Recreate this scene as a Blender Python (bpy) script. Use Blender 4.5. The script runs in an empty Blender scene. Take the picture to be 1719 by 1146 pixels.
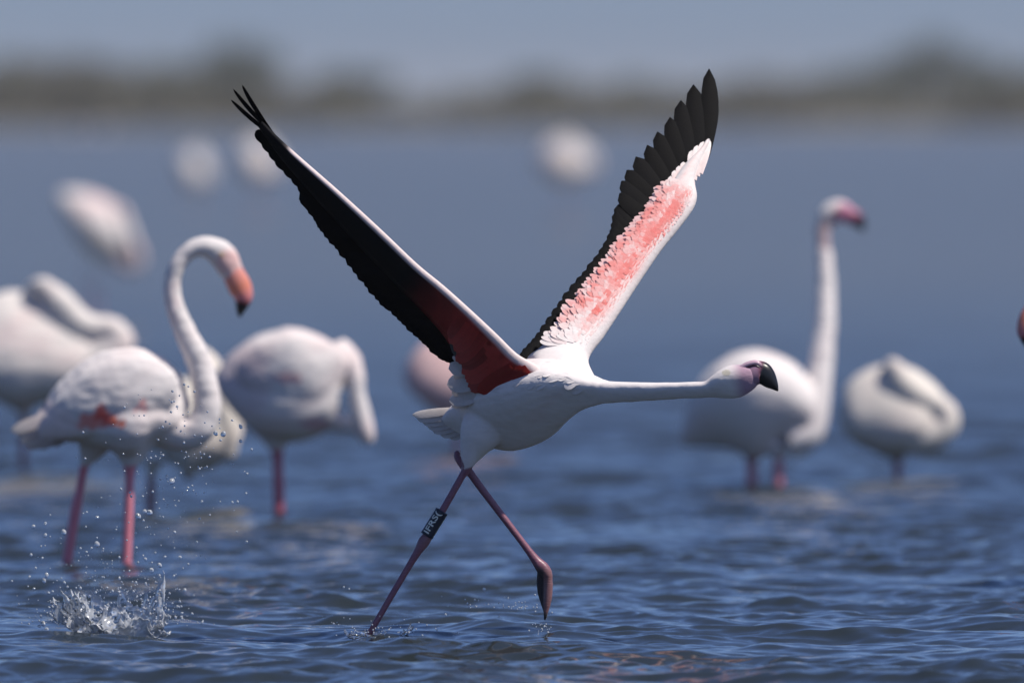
import bpy, bmesh, math, random
import numpy as np
from mathutils import Vector, Matrix
from mathutils import noise as mnoise

random.seed(7)
rng = np.random.default_rng(11)
sc = bpy.context.scene
COL = sc.collection

# ------------------------------------------------------------------ camera
CAM_H = 1.475
FPX = 28650.0                       # 600 mm lens, in picture pixels (1719 wide)
PITCH = math.atan((573 - 185) / FPX)
FOCUS = 47.75
cd = bpy.data.cameras.new("camera")
cam = bpy.data.objects.new("camera", cd)
COL.objects.link(cam)
cd.sensor_width = 36.0
cd.lens = 600.0
cd.clip_start = 1.0
cd.clip_end = 30000.0
cam.location = (0, 0, CAM_H)
cam.rotation_euler = (math.pi / 2 - PITCH, 0, 0)
cd.dof.use_dof = True
cd.dof.focus_distance = FOCUS - 0.05
cd.dof.aperture_fstop = 4.0
sc.camera = cam

# ------------------------------------------------------------------ sky, sun, exposure
SUN_EL, SUN_AZ_X, SUN_AZ_Y = 57.0, 1.0, -0.42
_h = Vector((SUN_AZ_X, SUN_AZ_Y, 0)).normalized() * math.cos(math.radians(SUN_EL))
SUN = Vector((_h.x, _h.y, math.sin(math.radians(SUN_EL))))
w = bpy.data.worlds.new("World")
sc.world = w
w.use_nodes = True
wn, wl = w.node_tree.nodes, w.node_tree.links
wn.clear()
sky = wn.new("ShaderNodeTexSky")
sky.sky_type = 'NISHITA'
sky.sun_disc = False
sky.sun_elevation = math.radians(SUN_EL)
sky.sun_rotation = math.atan2(SUN.x, SUN.y)
sky.altitude = 0
sky.air_density = 0.5
sky.dust_density = 1.0
sky.ozone_density = 1.5
tint = wn.new("ShaderNodeMix")          # one even white balance for the whole sky
tint.data_type = 'RGBA'
tint.blend_type = 'MULTIPLY'
tint.inputs['Factor'].default_value = 1.0
tint.inputs['B'].default_value = (0.86, 1.01, 1.33, 1)
bg = wn.new("ShaderNodeBackground")
bg.inputs['Strength'].default_value = 0.10
wo = wn.new("ShaderNodeOutputWorld")
wl.new(sky.outputs[0], tint.inputs['A'])
wl.new(tint.outputs['Result'], bg.inputs['Color'])
wl.new(bg.outputs[0], wo.inputs['Surface'])

sd = bpy.data.lights.new("sun", 'SUN')
sd.energy = 4.75
sd.angle = math.radians(0.5)
sd.color = (1.0, 0.935, 0.85)
so = bpy.data.objects.new("sun", sd)
so.rotation_euler = SUN.to_track_quat('Z', 'Y').to_euler()
so.location = (20, 20, 60)
COL.objects.link(so)

sc.view_settings.view_transform = 'Standard'
sc.view_settings.look = 'None'
sc.view_settings.gamma = 1
sc.view_settings.use_curve_mapping = False
sc.view_settings.exposure = 0.0
sc.cycles.use_denoising = True
sc.cycles.max_bounces = 8
sc.cycles.transparent_max_bounces = 8
sc.cycles.caustics_reflective = False
sc.cycles.caustics_refractive = False

# ------------------------------------------------------------------ helpers
CP, SP = math.cos(PITCH), math.sin(PITCH)


def at(u, v, Y):
    """picture point -> the point of the place at distance Y"""
    x, y = (u - 859.5) / FPX, (573 - v) / FPX
    t = Y / (CP + y * SP)
    return Vector((x * t, Y, CAM_H + t * (y * CP - SP)))


def tag(o, label=None, cat=None, group=None, kind=None):
    if label: o['label'] = label
    if cat: o['category'] = cat
    if group: o['group'] = group
    if kind: o['kind'] = kind
    return o


def empty(name, loc, label, cat, group=None):
    o = bpy.data.objects.new(name, None)
    o.location = loc
    o.empty_display_size = 0.1
    COL.objects.link(o)
    return tag(o, label, cat, group)


def link(name, me, mat, parent=None):
    o = bpy.data.objects.new(name, me)
    if mat is not None and len(me.materials) == 0:
        me.materials.append(mat)
    COL.objects.link(o)
    if parent is not None:
        o.parent = parent
    return o


def mesh_from(name, verts, faces, cols=None, smooth=True):
    me = bpy.data.meshes.new(name)
    me.from_pydata([tuple(v) for v in verts], [], faces)
    if cols is not None:
        ca = me.color_attributes.new("tint", 'FLOAT_COLOR', 'POINT')
        arr = np.ones((len(verts), 4), np.float32)
        arr[:, :3] = np.asarray(cols, np.float32)
        ca.data.foreach_set("color", arr.ravel())
    if smooth:
        me.polygons.foreach_set("use_smooth", np.ones(len(me.polygons), bool))
    me.update()
    return me


def catmull(pts, n):
    """resample rows of numbers with a Catmull-Rom curve, n steps per span"""
    P = np.asarray(pts, float)
    out = []
    for i in range(len(P) - 1):
        p0 = P[i - 1] if i > 0 else 2 * P[i] - P[i + 1]
        p1, p2 = P[i], P[i + 1]
        p3 = P[i + 2] if i + 2 < len(P) else 2 * P[i + 1] - P[i]
        for k in range(n):
            t = k / n
            out.append(0.5 * (2 * p1 + (p2 - p0) * t + (2 * p0 - 5 * p1 + 4 * p2 - p3) * t * t
                              + (3 * p1 - p0 - 3 * p2 + p3) * t ** 3))
    out.append(P[-1])
    return np.array(out)


def ss(a, b, x):
    t = np.clip((x - a) / (b - a), 0, 1)
    return t * t * (3 - 2 * t)


# ------------------------------------------------------------------ materials
def new_mat(name):
    m = bpy.data.materials.new(name)
    m.use_nodes = True
    nt = m.node_tree
    b = nt.nodes["Principled BSDF"]
    return m, nt, b


def tint_mat(name, rough=0.8, spec=0.2, bump=0.2, scale=(60, 60, 60), var=0.12, sheen=0.0, dist=0.004):
    m, nt, b = new_mat(name)
    N, L = nt.nodes, nt.links
    at_ = N.new("ShaderNodeAttribute"); at_.attribute_name = "tint"
    tc = N.new("ShaderNodeTexCoord")
    mp = N.new("ShaderNodeMapping"); mp.inputs['Scale'].default_value = scale
    nz = N.new("ShaderNodeTexNoise"); nz.inputs['Scale'].default_value = 1.0; nz.inputs['Detail'].default_value = 4
    L.new(tc.outputs['Object'], mp.inputs['Vector']); L.new(mp.outputs[0], nz.inputs['Vector'])
    mr = N.new("ShaderNodeMapRange")
    mr.inputs['From Min'].default_value = 0.25; mr.inputs['From Max'].default_value = 0.75
    mr.inputs['To Min'].default_value = 1 - var; mr.inputs['To Max'].default_value = 1.0
    L.new(nz.outputs['Fac'], mr.inputs['Value'])
    mx = N.new("ShaderNodeMix"); mx.data_type = 'RGBA'; mx.blend_type = 'MULTIPLY'; mx.inputs['Factor'].default_value = 1
    L.new(at_.outputs['Color'], mx.inputs['A']); L.new(mr.outputs[0], mx.inputs['B'])
    L.new(mx.outputs['Result'], b.inputs['Base Color'])
    b.inputs['Roughness'].default_value = rough
    b.inputs['Specular IOR Level'].default_value = spec
    if sheen:
        b.inputs['Sheen Weight'].default_value = sheen
    if bump:
        bp = N.new("ShaderNodeBump"); bp.inputs['Strength'].default_value = bump; bp.inputs['Distance'].default_value = dist
        L.new(nz.outputs['Fac'], bp.inputs['Height']); L.new(bp.outputs[0], b.inputs['Normal'])
    return m


M_PLUM = tint_mat("plumage", 0.85, 0.12, 0.35, (35, 70, 90), 0.10, 0.15)
M_LEG = tint_mat("leg_skin", 0.38, 0.5, 0.5, (60, 60, 260), 0.3, 0, 0.002)
M_FEATH = tint_mat("feather", 0.75, 0.2, 0.15, (90, 90, 90), 0.15)
def translucent(m, f):
    nt = m.node_tree; N, L = nt.nodes, nt.links
    out = next(n for n in N if n.type == 'OUTPUT_MATERIAL'); b = N["Principled BSDF"]
    t = N.new("ShaderNodeBsdfTranslucent"); x = N.new("ShaderNodeMixShader"); x.inputs[0].default_value = f
    L.new(b.inputs['Base Color'].links[0].from_socket, t.inputs['Color'])
    L.new(b.outputs[0], x.inputs[1]); L.new(t.outputs[0], x.inputs[2]); L.new(x.outputs[0], out.inputs['Surface'])


M_THIN = tint_mat("thin_feather", 0.75, 0.15, 0.12, (90, 90, 90), 0.12)
translucent(M_THIN, 0.35)
M_BLACK = tint_mat("flight_feather", 0.6, 0.05, 0.10, (120, 120, 120), 0.35)
M_HORN = tint_mat("bill_horn", 0.32, 0.45, 0.05, (80, 80, 80), 0.15)
M_EYE, _nt, _b = new_mat("eye"); _b.inputs['Base Color'].default_value = (0.5, 0.38, 0.08, 1); _b.inputs['Roughness'].default_value = 0.08
M_PUPIL, _nt, _b = new_mat("pupil"); _b.inputs['Base Color'].default_value = (0.01, 0.01, 0.01, 1); _b.inputs['Roughness'].default_value = 0.05
M_BAND, _nt, _b = new_mat("band_plastic"); _b.inputs['Base Color'].default_value = (0.008, 0.014, 0.03, 1); _b.inputs['Roughness'].default_value = 0.35
M_LETTER, _nt, _b = new_mat("band_lettering"); _b.inputs['Base Color'].default_value = (0.75, 0.78, 0.7, 1); _b.inputs['Roughness'].default_value = 0.6

WHITE = np.array((0.85, 0.785, 0.75))
CREAM = np.array((0.78, 0.71, 0.60))
PINK = np.array((0.85, 0.56, 0.52))
CORAL = np.array((0.80, 0.12, 0.09))
RED = np.array((0.60, 0.07, 0.055))
BLK = np.array((0.004, 0.004, 0.0055))
LEG = np.array((0.84, 0.28, 0.34))

# water ------------------------------------------------------------
M_WATER, nt, b = new_mat("lagoon_water")
N, L = nt.nodes, nt.links
b.inputs['IOR'].default_value = 1.333
tc = N.new("ShaderNodeTexCoord")
geo = N.new("ShaderNodeNewGeometry")
wt = N.new("ShaderNodeAttribute"); wt.attribute_name = "unresolved"


def slope_noise(scale, detail):
    mp = N.new("ShaderNodeMapping"); mp.inputs['Scale'].default_value = scale
    nz = N.new("ShaderNodeTexNoise"); nz.inputs['Scale'].default_value = 1; nz.inputs['Detail'].default_value = detail
    nz.inputs['Roughness'].default_value = 0.6
    L.new(tc.outputs['Object'], mp.inputs['Vector']); L.new(mp.outputs[0], nz.inputs['Vector'])
    sb = N.new("ShaderNodeVectorMath"); sb.operation = 'SUBTRACT'; sb.inputs[1].default_value = (0.5, 0.5, 0.5)
    L.new(nz.outputs['Color'], sb.inputs[0])
    fl = N.new("ShaderNodeVectorMath"); fl.operation = 'MULTIPLY'; fl.inputs[1].default_value = (1, 1, 0)
    L.new(sb.outputs[0], fl.inputs[0])
    return fl.outputs[0]


# the shallow far side of the lagoon carries more silt
sx = N.new("ShaderNodeSeparateXYZ"); L.new(tc.outputs['Object'], sx.inputs[0])
sr = N.new("ShaderNodeMapRange"); sr.interpolation_type = 'SMOOTHSTEP'
sr.inputs['From Min'].default_value = 62; sr.inputs['From Max'].default_value = 170
L.new(sx.outputs['Y'], sr.inputs['Value'])
sm = N.new("ShaderNodeMix"); sm.data_type = 'RGBA'
sm.inputs['A'].default_value = (0.023, 0.030, 0.033, 1); sm.inputs['B'].default_value = (0.086, 0.080, 0.050, 1)
L.new(sr.outputs[0], sm.inputs['Factor']); L.new(sm.outputs['Result'], b.inputs['Base Color'])
# waves finer than the mesh resolves (far out) act as roughness of the surface
rg = N.new("ShaderNodeMapRange"); rg.inputs['To Min'].default_value = 0.07; rg.inputs['To Max'].default_value = 0.26
L.new(wt.outputs['Fac'], rg.inputs['Value']); L.new(rg.outputs[0], b.inputs['Roughness'])
fine = N.new("ShaderNodeVectorMath"); fine.operation = 'SCALE'; fine.inputs['Scale'].default_value = 0.16
L.new(slope_noise((16, 20, 1), 2), fine.inputs[0])
big = N.new("ShaderNodeVectorMath"); big.operation = 'SCALE'
amp = N.new("ShaderNodeMath"); amp.operation = 'MULTIPLY'; amp.inputs[1].default_value = 0.35
L.new(wt.outputs['Fac'], amp.inputs[0]); L.new(amp.outputs[0], big.inputs['Scale'])
L.new(slope_noise((2.2, 2.6, 1), 4), big.inputs[0])
a1 = N.new("ShaderNodeVectorMath"); a1.operation = 'ADD'
L.new(fine.outputs[0], a1.inputs[0]); L.new(big.outputs[0], a1.inputs[1])
a2 = N.new("ShaderNodeVectorMath"); a2.operation = 'ADD'
L.new(geo.outputs['Normal'], a2.inputs[0]); L.new(a1.outputs[0], a2.inputs[1])
nm = N.new("ShaderNodeVectorMath"); nm.operation = 'NORMALIZE'
L.new(a2.outputs[0], nm.inputs[0]); L.new(nm.outputs[0], b.inputs['Normal'])

M_SPRAY, nt, b = new_mat("splash_water")
b.inputs['Base Color'].default_value = (0.93, 0.96, 1.0, 1)
b.inputs['Roughness'].default_value = 0.08
b.inputs['IOR'].default_value = 1.333
b.inputs['Transmission Weight'].default_value = 0.64


M_CLEAR, nt, b = new_mat("clear_water")
b.inputs['Base Color'].default_value = (0.9, 0.95, 1.0, 1)
b.inputs['Roughness'].default_value = 0.04
b.inputs['IOR'].default_value = 1.333
b.inputs['Transmission Weight'].default_value = 0.93


def leaf_mat(name, c1, c2):
    m, nt, b = new_mat(name)
    N, L = nt.nodes, nt.links
    tc = N.new("ShaderNodeTexCoord")
    nz = N.new("ShaderNodeTexNoise"); nz.inputs['Scale'].default_value = 0.9; nz.inputs['Detail'].default_value = 5
    cr = N.new("ShaderNodeValToRGB")
    cr.color_ramp.elements[0].position = 0.35; cr.color_ramp.elements[0].color = (*c1, 1)
    cr.color_ramp.elements[1].position = 0.65; cr.color_ramp.elements[1].color = (*c2, 1)
    L.new(tc.outputs['Object'], nz.inputs['Vector']); L.new(nz.outputs['Fac'], cr.inputs['Fac'])
    L.new(cr.outputs['Color'], b.inputs['Base Color'])
    b.inputs['Roughness'].default_value = 0.7
    b.inputs['Specular IOR Level'].default_value = 0.2
    return m


M_LEAF = leaf_mat("tree_leaves", (0.045, 0.06, 0.04), (0.08, 0.095, 0.06))
M_SCRUB = leaf_mat("scrub_leaves", (0.085, 0.085, 0.065), (0.13, 0.125, 0.09))
M_BARK = leaf_mat("bark", (0.06, 0.05, 0.04), (0.12, 0.10, 0.08))
M_LAND = leaf_mat("dry_land", (0.16, 0.14, 0.10), (0.24, 0.21, 0.15))

# ------------------------------------------------------------------ water surface
SPL = at(205, 1062, FOCUS)        # where the left splash rises
FOOT = at(613, 1072, FOCUS)
TOE = at(916, 1046, FOCUS)
Y_SHORE = 1390.0


def wave_components():
    n = 84
    lam = np.exp(rng.uniform(math.log(0.07), math.log(1.7), n))
    ang = rng.normal(math.radians(-115), math.radians(38), n)
    amp_ = 0.0024 * (lam / 0.5) ** 1.05 * rng.uniform(0.5, 1.3, n)
    amp_[lam > 0.9] *= 0.55
    return lam, ang, amp_, rng.uniform(0, 2 * math.pi, n)


def build_water():
    rows = []
    y = 18.0
    while y < Y_SHORE + 60:
        rows.append(y)
        if y < 42: y += 0.12
        elif y < 56: y += 0.020
        elif y < 78: y += 0.020 + (y - 56) * 0.0016
        elif y < 140: y += 0.055 + (y - 78) * 0.012
        else: y += max(0.80, y * 0.006)
    rows = np.array(rows)
    core = np.linspace(-1.35, 1.35, 300)
    g = 1.35 * np.power(1.12, np.arange(1, 32))
    u = np.concatenate([-g[::-1], core, g])
    hw = 859.5 / FPX * rows
    X = u[None, :] * hw[:, None]
    Yg = np.repeat(rows[:, None], len(u), 1)
    dxy = np.maximum(np.gradient(rows)[:, None] * np.ones_like(X), np.abs(np.gradient(u))[None, :] * hw[:, None])
    lam, ang, am, ph = wave_components()
    Z = np.zeros_like(X); DX = np.zeros_like(X); DY = np.zeros_like(X)
    slope_all = np.sqrt(np.sum((am * 2 * math.pi / lam) ** 2) / 2)
    slope2 = np.zeros_like(X)
    # slow gusts vary the strength of the ripples
    gust = 1 + 0.35 * np.sin(X * 1.1 + 0.7 * Yg + 1.0) * np.sin(0.33 * Yg - 0.6 * X) + 0.2 * np.sin(2.3 * X - 0.9 * Yg)
    for l, a, A, p in zip(lam, ang, am, ph):
        k = 2 * math.pi / l
        f = ss(2.2, 4.5, l / dxy)
        if f.max() <= 0: continue
        th = k * (math.cos(a) * X + math.sin(a) * Yg) + p
        s, c = np.sin(th), np.cos(th)
        AA = A * f * (gust if l < 0.4 else 1)
        Z += AA * s
        q = 0.75
        DX += q * AA * math.cos(a) * c
        DY += q * AA * math.sin(a) * c
        slope2 += f * (A * k) ** 2 / 2
    unres = np.sqrt(np.clip(1 - slope2 / slope_all ** 2, 0, 1))
    # ring waves and the little mound where the feet broke the surface
    for P, amp_, r0 in ((SPL, 0.003, 0.16), (FOOT, 0.0018, 0.06), (TOE, 0.001, 0.03)):
        r = np.sqrt((X - P.x) ** 2 + (Yg - P.y) ** 2)
        Z += amp_ * np.cos((r - r0) * 2 * math.pi / 0.11) * np.exp(-((r - r0) / 0.22) ** 2) * (r < 1.5)
    r2 = ((X - SPL.x - 0.06) / 0.12) ** 2 + ((Yg - SPL.y + 0.03) / 0.14) ** 2
    Z += 0.018 * np.exp(-r2)
    nr, nc = X.shape
    V = np.stack([X + DX, Yg + DY, Z], -1).reshape(-1, 3)
    idx = np.arange(nr * nc).reshape(nr, nc)
    F = np.stack([idx[:-1, :-1], idx[:-1, 1:], idx[1:, 1:], idx[1:, :-1]], -1).reshape(-1, 4)
    me = bpy.data.meshes.new("water")
    me.vertices.add(len(V)); me.vertices.foreach_set("co", V.astype(np.float32).ravel())
    me.loops.add(F.size); me.loops.foreach_set("vertex_index", F.astype(np.int32).ravel())
    me.polygons.add(len(F)); me.polygons.foreach_set("loop_start", np.arange(0, F.size, 4, dtype=np.int32))
    me.update(calc_edges=True)
    me.polygons.foreach_set("use_smooth", np.ones(len(F), bool))
    at_ = me.attributes.new("unresolved", 'FLOAT', 'POINT')
    at_.data.foreach_set("value", unres.astype(np.float32).ravel())
    o = link("water", me, M_WATER)
    tag(o, kind='structure')


build_water()

# ------------------------------------------------------------------ far shore
def build_land():
    n = 120
    xs = np.linspace(-700, 700, n)
    prof = [(-8, -0.6), (6, 0.12), (40, 0.5), (200, 0.9), (900, 1.1), (5000, 1.2)]
    V, F = [], []
    for dy, z in prof:
        for x in xs:
            V.append((x * (1 + max(dy, 0) / 700), Y_SHORE + dy + 3 * math.sin(x * 0.03) + 1.6 * math.sin(x * 0.11),
                      z + (0.12 * math.sin(x * 0.09) if dy > 0 else 0)))
    for r in range(len(prof) - 1):
        for c in range(n - 1):
            a = r * n + c
            F.append((a, a + 1, a + n + 1, a + n))
    o = link("far_shore", mesh_from("far_shore", V, F), M_LAND)
    tag(o, kind='structure')
    # lagoon bed, under everything
    V = [(-900, -40, -0.75), (900, -40, -0.75), (900, Y_SHORE + 60, -0.75), (-900, Y_SHORE + 60, -0.75)]
    tag(link("lagoon_bed", mesh_from("lagoon_bed", V, [(0, 1, 2, 3)], smooth=False), M_LAND), kind='structure')


build_land()


def leaf_cloud(centres, n, size, seed):
    """n leaf clumps through ellipsoids (x,y,z,rx,ry,rz), as small crossed leaf-shaped faces"""
    r = random.Random(seed)
    V, F = [], []
    wts = [c[3] * c[5] for c in centres]
    for i in range(n):
        c = r.choices(centres, wts)[0]
        d = Vector((r.gauss(0, 1), r.gauss(0, 1), r.gauss(0, 1))).normalized() * (r.random() ** 0.45)
        p = Vector((c[0] + d.x * c[3], c[1] + d.y * c[4], c[2] + d.z * c[5]))
        s = size * r.uniform(0.6, 1.5)
        a = Vector((r.gauss(0, 1), r.gauss(0, 1), r.gauss(0, 0.6))).normalized()
        bb = a.orthogonal().normalized()
        q = a.cross(bb) if r.random() < 0.5 else bb
        k = len(V)
        V += [p - a * s, p + q * s * 0.45, p + a * s, p - q * s * 0.45]
        F.append((k, k + 1, k + 2, k + 3))
    return V, F


def taper(V, F, p, q, r0, r1, n=7):
    d = (q - p).normalized()
    a = d.orthogonal().normalized(); b_ = d.cross(a)
    k = len(V)
    for c, r in ((p, r0), (q, r1)):
        for i in range(n):
            t = 2 * math.pi * i / n
            V.append(c + a * (r * math.cos(t)) + b_ * (r * math.sin(t)))
    for i in range(n):
        j = (i + 1) % n
        F.append((k + i, k + j, k + n + j, k + n + i))


def tree(u, h, wd, Y, seed, label, lobes=6):
    r = random.Random(seed)
    base = at(u, 200, Y); base.z = 0.4
    t = empty("tree", base, label, "tree", "trees along the far shore")
    V, F = [], []
    top = Vector((r.uniform(-.3, .3), 0, h * 0.45))
    taper(V, F, Vector((0, 0, -0.5)), top, 0.22 * h / 6, 0.13 * h / 6)
    cs = []
    for i in range(lobes):
        a = 2 * math.pi * i / lobes + r.uniform(-.4, .4)
        rr = wd * r.uniform(0.15, 0.38)
        c = Vector((math.cos(a) * rr, math.sin(a) * rr * 0.8, h * r.uniform(0.38, 0.75)))
        taper(V, F, top * 0.8, c, 0.1 * h / 6, 0.03)
        cs.append((c.x, c.y, c.z, wd * r.uniform(.2, .34), wd * r.uniform(.2, .3), h * r.uniform(.17, .28)))
    cs.append((0, 0, h * 0.78, wd * .22, wd * .22, h * .22))
    link("trunk", mesh_from("trunk", V, F), M_BARK, t)
    V, F = leaf_cloud(cs, 800, 0.30, seed)
    link("crown", mesh_from("crown", V, F, smooth=False), M_LEAF, t)


TREES = [  # picture x, height, width, distance, label
    (410, 7.6, 7.0, 1425, "tallest dark tree on the far shore at the left, behind the near wing tip"),
    (20, 5.8, 11, 1430, "broad dark tree on the far shore at the left edge"),
    (150, 5.3, 9, 1440, "dark tree on the far shore above the pale far flamingos"),
    (270, 5.6, 9, 1430, "dark tree on the far shore, first left of the tallest left tree"),
    (345, 6.0, 7, 1450, "narrow dark tree close against the left side of the tallest left tree"),
    (592, 4.6, 7, 1450, "low rounded tree alone on the far shore between the two wings, left side"),
    (890, 4.4, 10, 1460, "low wide tree on the far shore above the lone round far flamingo"),
    (1060, 4.2, 9, 1470, "low tree on the far shore behind the tip of the far wing"),
    (1420, 4.6, 9, 1450, "low tree on the far shore, left neighbour of the tallest right tree"),
    (1505, 6.2, 8, 1440, "middling tree on the left flank of the tallest right tree"),
    (1580, 7.8, 8.5, 1430, "tallest dark tree on the far shore at the right"),
    (1660, 6.0, 8, 1445, "middling tree on the right flank of the tallest right tree"),
    (1725, 5.4, 9, 1440, "dark tree on the far shore at the right edge"),
]
for i, (u, h, wd, Y, lab) in enumerate(TREES):
    tree(u, h, wd, Y, 100 + i, lab)


def build_scrub():
    r = random.Random(5)
    cs = []
    for i in range(1500):
        x = r.uniform(-240, 240)
        y = Y_SHORE + r.uniform(3, 60)
        h = r.uniform(1.7, 2.7) * (1.0 + 0.15 * math.sin(x * 0.13) + 0.15 * math.sin(x * .31 + 1))
        h *= 1 + 0.40 * float(ss(-19, -24, x)) + 0.12 * float(ss(14, 26, x))
        cs.append((x, y, 0.3 + h * 0.55, r.uniform(1.5, 4), 1.6, h * 0.75))
    V, F = leaf_cloud(cs, 150000, 0.36, 9)
    o = link("scrub", mesh_from("scrub", V, F, smooth=False), M_SCRUB)
    tag(o, "belt of low olive scrub along the far shore under the trees", "scrub", kind='stuff')


build_scrub()

# ------------------------------------------------------------------ haze
def build_haze(dens):
    x0, x1, y0, y1, z0, z1 = -6500, 6500, -60, Y_SHORE + 5200, -1.9, 14
    V = [(x, y, z) for z in (z0, z1) for y in (y0, y1) for x in (x0, x1)]
    F = [(0, 2, 3, 1), (4, 5, 7, 6), (0, 1, 5, 4), (2, 6, 7, 3), (0, 4, 6, 2), (1, 3, 7, 5)]
    m = bpy.data.materials.new("haze"); m.use_nodes = True
    nt = m.node_tree; nt.nodes.clear()
    v = nt.nodes.new("ShaderNodeVolumePrincipled")
    v.inputs['Color'].default_value = (0.95, 0.93, 0.90, 1)
    v.inputs['Density'].default_value = dens
    o_ = nt.nodes.new("ShaderNodeOutputMaterial")
    nt.links.new(v.outputs[0], o_.inputs['Volume'])
    tag(link("haze", mesh_from("haze", V, F, smooth=False), m), kind='stuff')


build_haze(1.0e-4)

# ------------------------------------------------------------------ birds: body building
class Frame:
    """turns picture measures at one distance into a bird's own metres, from its base"""
    def __init__(self, Y, base_u, base_v=None):
        self.Y = Y
        self.S = FPX / Y
        b_ = at(base_u, 500, Y)
        self.base = Vector((b_.x, Y, 0.0))

    def p(self, u, v, dy=0.0):
        # a point at depth Y+dy seen at (u,v)
        return at(u, v, self.Y + dy) - self.base


def tube(fr, pts, steps=4, seg=20, pear=0.0):
    """pts: (u, v, dy, r_picture[, r_depth]) in pixels -> closed loft (verts, faces, ring index)"""
    rows = [(q[0], q[1], q[2], q[3], q[4] if len(q) > 4 else q[3]) for q in pts]
    R = catmull(rows, steps)
    C = [fr.p(q[0], q[1], q[2]) for q in R]
    V, F, ring = [], [], []
    Yax = Vector((0, 1, 0))
    n = len(C)
    for i in range(n):
        T = (C[min(i + 1, n - 1)] - C[max(i - 1, 0)]).normalized()
        B = (Yax - T * Yax.dot(T)).normalized()
        Nn = T.cross(B)
        rb, ra = max(R[i][3], 0.4) / fr.S, max(R[i][4], 0.4) / fr.S
        for k in range(seg):
            t = 2 * math.pi * k / seg
            V.append(C[i] + Nn * (rb * math.cos(t)) + B * (ra * math.sin(t) * (1 + pear * math.cos(t) * Nn.z)))
            ring.append(i / (n - 1))
    for i in range(n - 1):
        for k in range(seg):
            j = (k + 1) % seg
            F.append((i * seg + k, i * seg + j, (i + 1) * seg + j, (i + 1) * seg + k))
    F.append(tuple(range(seg - 1, -1, -1)))
    F.append(tuple((n - 1) * seg + k for k in range(seg)))
    return V, F, ring


def merge(parts):
    V, F = [], []
    for v, f, *_ in parts:
        k = len(V)
        V += v
        F += [tuple(i + k for i in q) for q in f]
    return V, F


def taubin(me, it=12, plain=2):
    n = len(me.vertices)
    co = np.empty(n * 3, np.float32); me.vertices.foreach_get("co", co); co = co.reshape(-1, 3).astype(float)
    e = np.empty(len(me.edges) * 2, np.int32); me.edges.foreach_get("vertices", e); e = e.reshape(-1, 2)
    deg = np.bincount(e.ravel(), minlength=n).astype(float); deg[deg == 0] = 1

    def lap(c):
        s = np.stack([np.bincount(e[:, 0], c[e[:, 1], k], n) + np.bincount(e[:, 1], c[e[:, 0], k], n) for k in range(3)], 1)
        return s / deg[:, None] - c
    for _ in range(plain):
        co = co + 0.4 * lap(co)
    for _ in range(it):
        co = co + 0.5 * lap(co)
        co = co - 0.52 * lap(co)
    me.vertices.foreach_set("co", co.astype(np.float32).ravel())
    return co


def body_mesh(fr, tubes, voxel, colour, it=12, plain=2, leg_top=0.42, ruffle=0.0042):
    """one continuous skin over all the tubes; colour(u, v, dy, normal) gives plumage colour"""
    V, F = merge(tubes)
    me = mesh_from("body_src", V, F)
    o = bpy.data.objects.new("body_src", me)
    COL.objects.link(o)
    md = o.modifiers.new("r", 'REMESH'); md.mode = 'VOXEL'; md.voxel_size = voxel; md.use_smooth_shade = True
    dg = bpy.context.evaluated_depsgraph_get()
    out = bpy.data.meshes.new_from_object(o.evaluated_get(dg))
    bpy.data.objects.remove(o); bpy.data.meshes.remove(me)
    co = taubin(out, it, plain)
    nrm = np.empty(len(co) * 3, np.float32); out.update(); out.vertices.foreach_get("normal", nrm); nrm = nrm.reshape(-1, 3)
    up_ = ss(leg_top - 0.04, leg_top + 0.06, co[:, 2])
    dd = np.array([mnoise.noise(Vector((p[0] * 9, p[1] * 14, p[2] * 16))) + 0.55 * mnoise.noise(Vector((p[0] * 24, p[1] * 40, p[2] * 44))) for p in co])
    co = co + nrm * (dd * up_ * ruffle)[:, None]
    out.vertices.foreach_set("co", co.astype(np.float32).ravel()); out.update()
    Yw = co[:, 1] + fr.base.y
    t = Yw  # small angles
    u = 859.5 + (co[:, 0] + fr.base.x) / t * FPX
    v = 573 - ((co[:, 2] - CAM_H) / t + math.tan(PITCH)) * FPX
    c = colour(u, v, co[:, 1], co)
    for a_ in list(out.color_attributes): out.color_attributes.remove(a_)
    ca = out.color_attributes.new("tint", 'FLOAT_COLOR', 'POINT')
    arr = np.ones((len(co), 4), np.float32); arr[:, :3] = c
    ca.data.foreach_set("color", arr.ravel())
    out.polygons.foreach_set("use_smooth", np.ones(len(out.polygons), bool))
    out.name = "body"
    nf = len(out.polygons)
    ls = np.empty(nf, np.int32); out.polygons.foreach_get("loop_start", ls)
    vi = np.empty(len(out.loops), np.int32); out.loops.foreach_get("vertex_index", vi)
    v0 = vi[ls]
    skin = (c[v0, 1] < 0.62 * c[v0, 0]) & (co[v0, 2] < leg_top)
    out.materials.clear(); out.materials.append(M_PLUM); out.materials.append(M_LEG)
    out.polygons.foreach_set("material_index", skin.astype(np.int32))
    return out


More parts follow.
